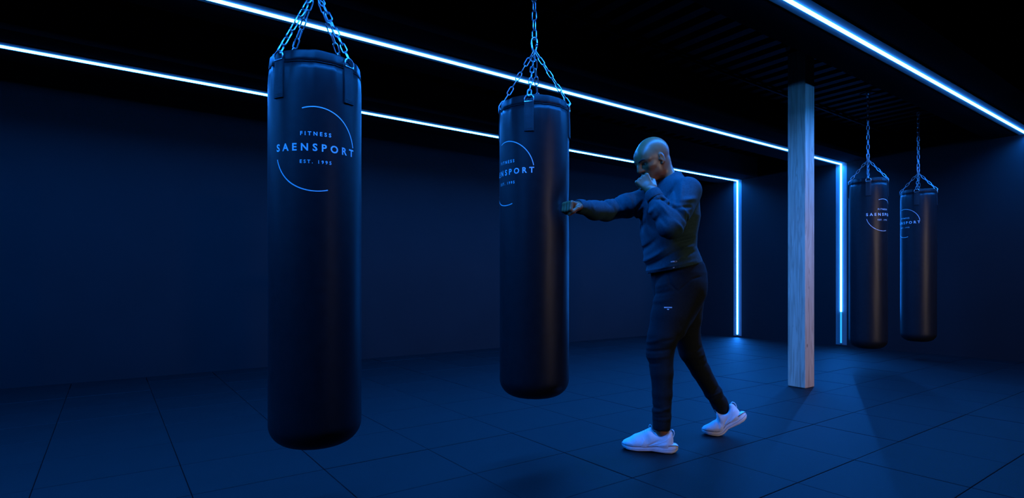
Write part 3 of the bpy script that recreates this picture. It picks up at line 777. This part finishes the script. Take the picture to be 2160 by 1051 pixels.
# ---------------------------------------------------------------- shoes
def shoe(pos, yaw, heel_lift, label):
    # local frame: x to the toe, y to the wearer's left, z up, origin under the ball of the foot
    L0, L1 = -0.205, 0.093
    def bend(P):                             # roll the heel up about the ball of the foot
        P = np.array(P, float); x, z = P[:, 0].copy(), P[:, 2].copy()
        x = x * .92; P[:, 1] *= .96; t = np.clip((-x + 0.025) / 0.11, 0, 1); ang = heel_lift * t * t * (3 - 2 * t)
        bx, bz = 0.0, 0.0
        xs = x - bx
        P[:, 0] = bx + xs * np.cos(ang) + (z - bz) * np.sin(ang); P[:, 2] = bz - xs * np.sin(ang) + (z - bz) * np.cos(ang)
        c, s_ = math.cos(yaw), math.sin(yaw)
        X, Y = P[:, 0] * c - P[:, 1] * s_, P[:, 0] * s_ + P[:, 1] * c
        return np.stack([X + pos[0], Y + pos[1], P[:, 2] + pos[2]], 1) - ROOT
    fd = Field((L0 - .02, -.07, -.0), (L1 + .02, .07, .16), 0.003)
    I3 = np.eye(3)
    fd.ell((.045, .002, .032), (.050, .043, .026), I3, .02)                # toe box
    fd.ell((.000, .000, .038), (.060, .045, .034), I3, .025)
    fd.cone((-.000, 0, .052), (-.060, 0, .088), .037, .029, .025)           # instep
    fd.cone((-.05, 0, .035), (-.165, 0, .038), .040, .034, .03)            # quarters
    fd.cone((-.158, 0, .045), (-.178, 0, .102), .034, .019, .03)           # heel counter
    fd.cone((-.08, 0, .070), (-.165, 0, .075), .036, .031, .025)
    fd.cone((-.066, 0, .092), (-.074, 0, .118), .022, .010, .018)           # tongue
    fd.ell((-.124, 0, .136), (.046, .075, .052), I3, .010, 'sub')          # ankle opening
    fd.ell((.085, .055, .024), (.06, .012, .014), I3, .01, 'sub')
    for a in (-1, 1): fd.fold((.085, 0, .030), (.035, 0, .062), -.0, .004)
    fd.fold((.078, 0, .030), (.030, 0, .022), -.003, .004); fd.fold((-.05, 0, .030), (-.13, 0, .070), -.003, .004); fd.fold((-.10, 0, .032), (-.185, 0, .055), .003, .008)
    fd.fold((-.02, 0, .030), (-.045, 0, .070), .002, .006)
    fd.f = np.maximum(fd.f, (0.020 - (fd.lo[2] + fd.h * np.arange(fd.n[2])))[None, None, :].astype(np.float32))
    V, F = fd.net(); V = relax(V, F, 1)
    sh = link('shoe', np_mesh('shoe', bend(V), F, 'shoe_knit'), person); sh['label'] = label
    # sole: outline stations along the foot with thickness, toe spring and flared heel
    st = [(-.231, .004, .024, .035), (-.227, .014, .017, .040), (-.216, .026, .008, .045), (-.195, .036, .001, .045), (-.16, .040, .000, .041), (-.12, .039, .002, .037), (-.08, .038, .005, .033), (-.04, .042, .002, .030), (0, .047, .000, .028),
          (.035, .048, .001, .027), (.062, .042, .004, .028), (.082, .031, .010, .030), (.094, .016, .016, .032), (.098, .006, .020, .031)]
    rings = []
    for x, hw, zb_, zt in st:
        g = .004; e_ = .16
        rings.append([(x, -hw * .86, zb_), (x, 0, zb_ - (0 if zb_ > .01 else 0)), (x, hw * .86, zb_), (x, hw * .98, zb_ + .004), (x, hw, (zb_ + zt) / 2 - .002), (x, hw * .965, (zb_ + zt) / 2 + .001), (x, hw * .995, (zb_ + zt) / 2 + .004), (x, hw * .96, zt), (x, hw * .8, zt + .001), (x, -hw * .8, zt + .001), (x, -hw * .96, zt), (x, -hw * .995, (zb_ + zt) / 2 + .004), (x, -hw * .965, (zb_ + zt) / 2 + .001), (x, -hw, (zb_ + zt) / 2 - .002), (x, -hw * .98, zb_ + .004)])
    # subdivide along x so the sole can bend
    fine = []
    for i in range(len(rings) - 1):
        for t in np.linspace(0, 1, 4)[:-1]: fine.append([tuple(np.array(p) * (1 - t) + np.array(q) * t) for p, q in zip(rings[i], rings[i + 1])])
    fine.append(rings[-1])
    fine = [list(map(tuple, bend(r_))) for r_ in fine]
    MB().loft([r_[::-1] for r_ in fine]).build('sole', 'shoe_sole', sh, True)
    B = lambda pts: [tuple(p) for p in bend(pts)]
    # grey tubes painting the shaded gap above the sole and a midsole groove's shade
    def outline(f, zf):
        up = [(x, hw * f, zf(zb_, zt)) for x, hw, zb_, zt in st]; dn = [(x, -hw * f, zf(zb_, zt)) for x, hw, zb_, zt in st[::-1]]
        fine_ = []
        lst = up + dn
        for a_, b_ in zip(lst, lst[1:] + lst[:1]):
            for t in (0, .34, .67): fine_.append(tuple(np.array(a_) * (1 - t) + np.array(b_) * t))
        return fine_
    MB().tube(B(outline(.985, lambda a, c: c + .0005)), .0022, 5, True).build('gap_shade', 'shoe_shadow', sh, True)
    MB().tube(B(outline(.992, lambda a, c: a * .55 + c * .45)), .0012, 5, True).build('groove_shade', 'shoe_shadow', sh, True)
    # stitched toe cap and heel overlays
    svb = BVHTree.FromPolygons([tuple(p) for p in V], [tuple(q) for q in F])
    def on(x, sy, z):
        h_ = svb.ray_cast(Vector((x, sy * .12, z)), Vector((0, -sy, 0)))
        return tuple(h_[0]) if h_[0] is not None else (x, sy * .03, z)
    for sy in (-1, 1):
        MB().tube(B([on(.078, sy, .040), on(.066, sy, .046), on(.052, sy, .046), on(.038, sy, .041), on(.026, sy, .033), on(.020, sy, .029)]), .0014, 5).build('toe_seam', 'shoe_knit', sh, True)
        MB().tube(B([on(-.180, sy, .088), on(-.160, sy, .070), on(-.135, sy, .058), on(-.105, sy, .047), on(-.075, sy, .038)]), .0017, 5).build('heel_seam', 'shoe_knit', sh, True)
        MB().tube(B([on(-.030, sy, .078), on(-.035, sy, .062), on(-.045, sy, .046), on(-.060, sy, .036)]), .0013, 5).build('side_seam', 'shoe_knit', sh, True)
    # laces across the instep, tongue loop, heel loop
    for k in range(5):
        x = -.004 - .0125 * k; z = .0905 + .0064 * k; wd = .021
        MB().tube(B([(x + .004, -wd, z - .011), (x + .002, -wd * .5, z - .0005), (x, 0, z + .002), (x + .002, wd * .5, z - .0005), (x + .004, wd, z - .011)]), .0022, 6).build('lace', 'lace', sh, True)
    MB().tube(B([(-.078, 0, .118), (-.077, 0, .134), (-.072, 0, .142), (-.066, 0, .142), (-.062, 0, .134), (-.064, 0, .116)]), [(.005, .002)] * 6, 8, flat=(0, 1, 0)).build('tongue_loop', 'lace', sh, True)
    MB().tube(B([(-.182, 0, .112), (-.190, 0, .122), (-.198, 0, .124), (-.206, 0, .117), (-.209, 0, .104), (-.205, 0, .088), (-.198, 0, .078)]), [(.006, .002)] * 7, 8, flat=(0, 1, 0)).build('heel_loop', 'lace', sh, True)
    return sh
fy = math.atan2(.085, -.262)
shoe(C(1350, 950, 3.118) * np.array([1, 1, 0]) + np.array([-.009, 0, 0.001]), fy, 0.0, 'white knitted trainer flat on the floor')
shoe(C(1513, 916, 3.42) * np.array([1, 1, 0]) + np.array([0, 0, 0.001]), math.atan2(.07, -.262), R(33), 'white knitted trainer with its heel lifted')
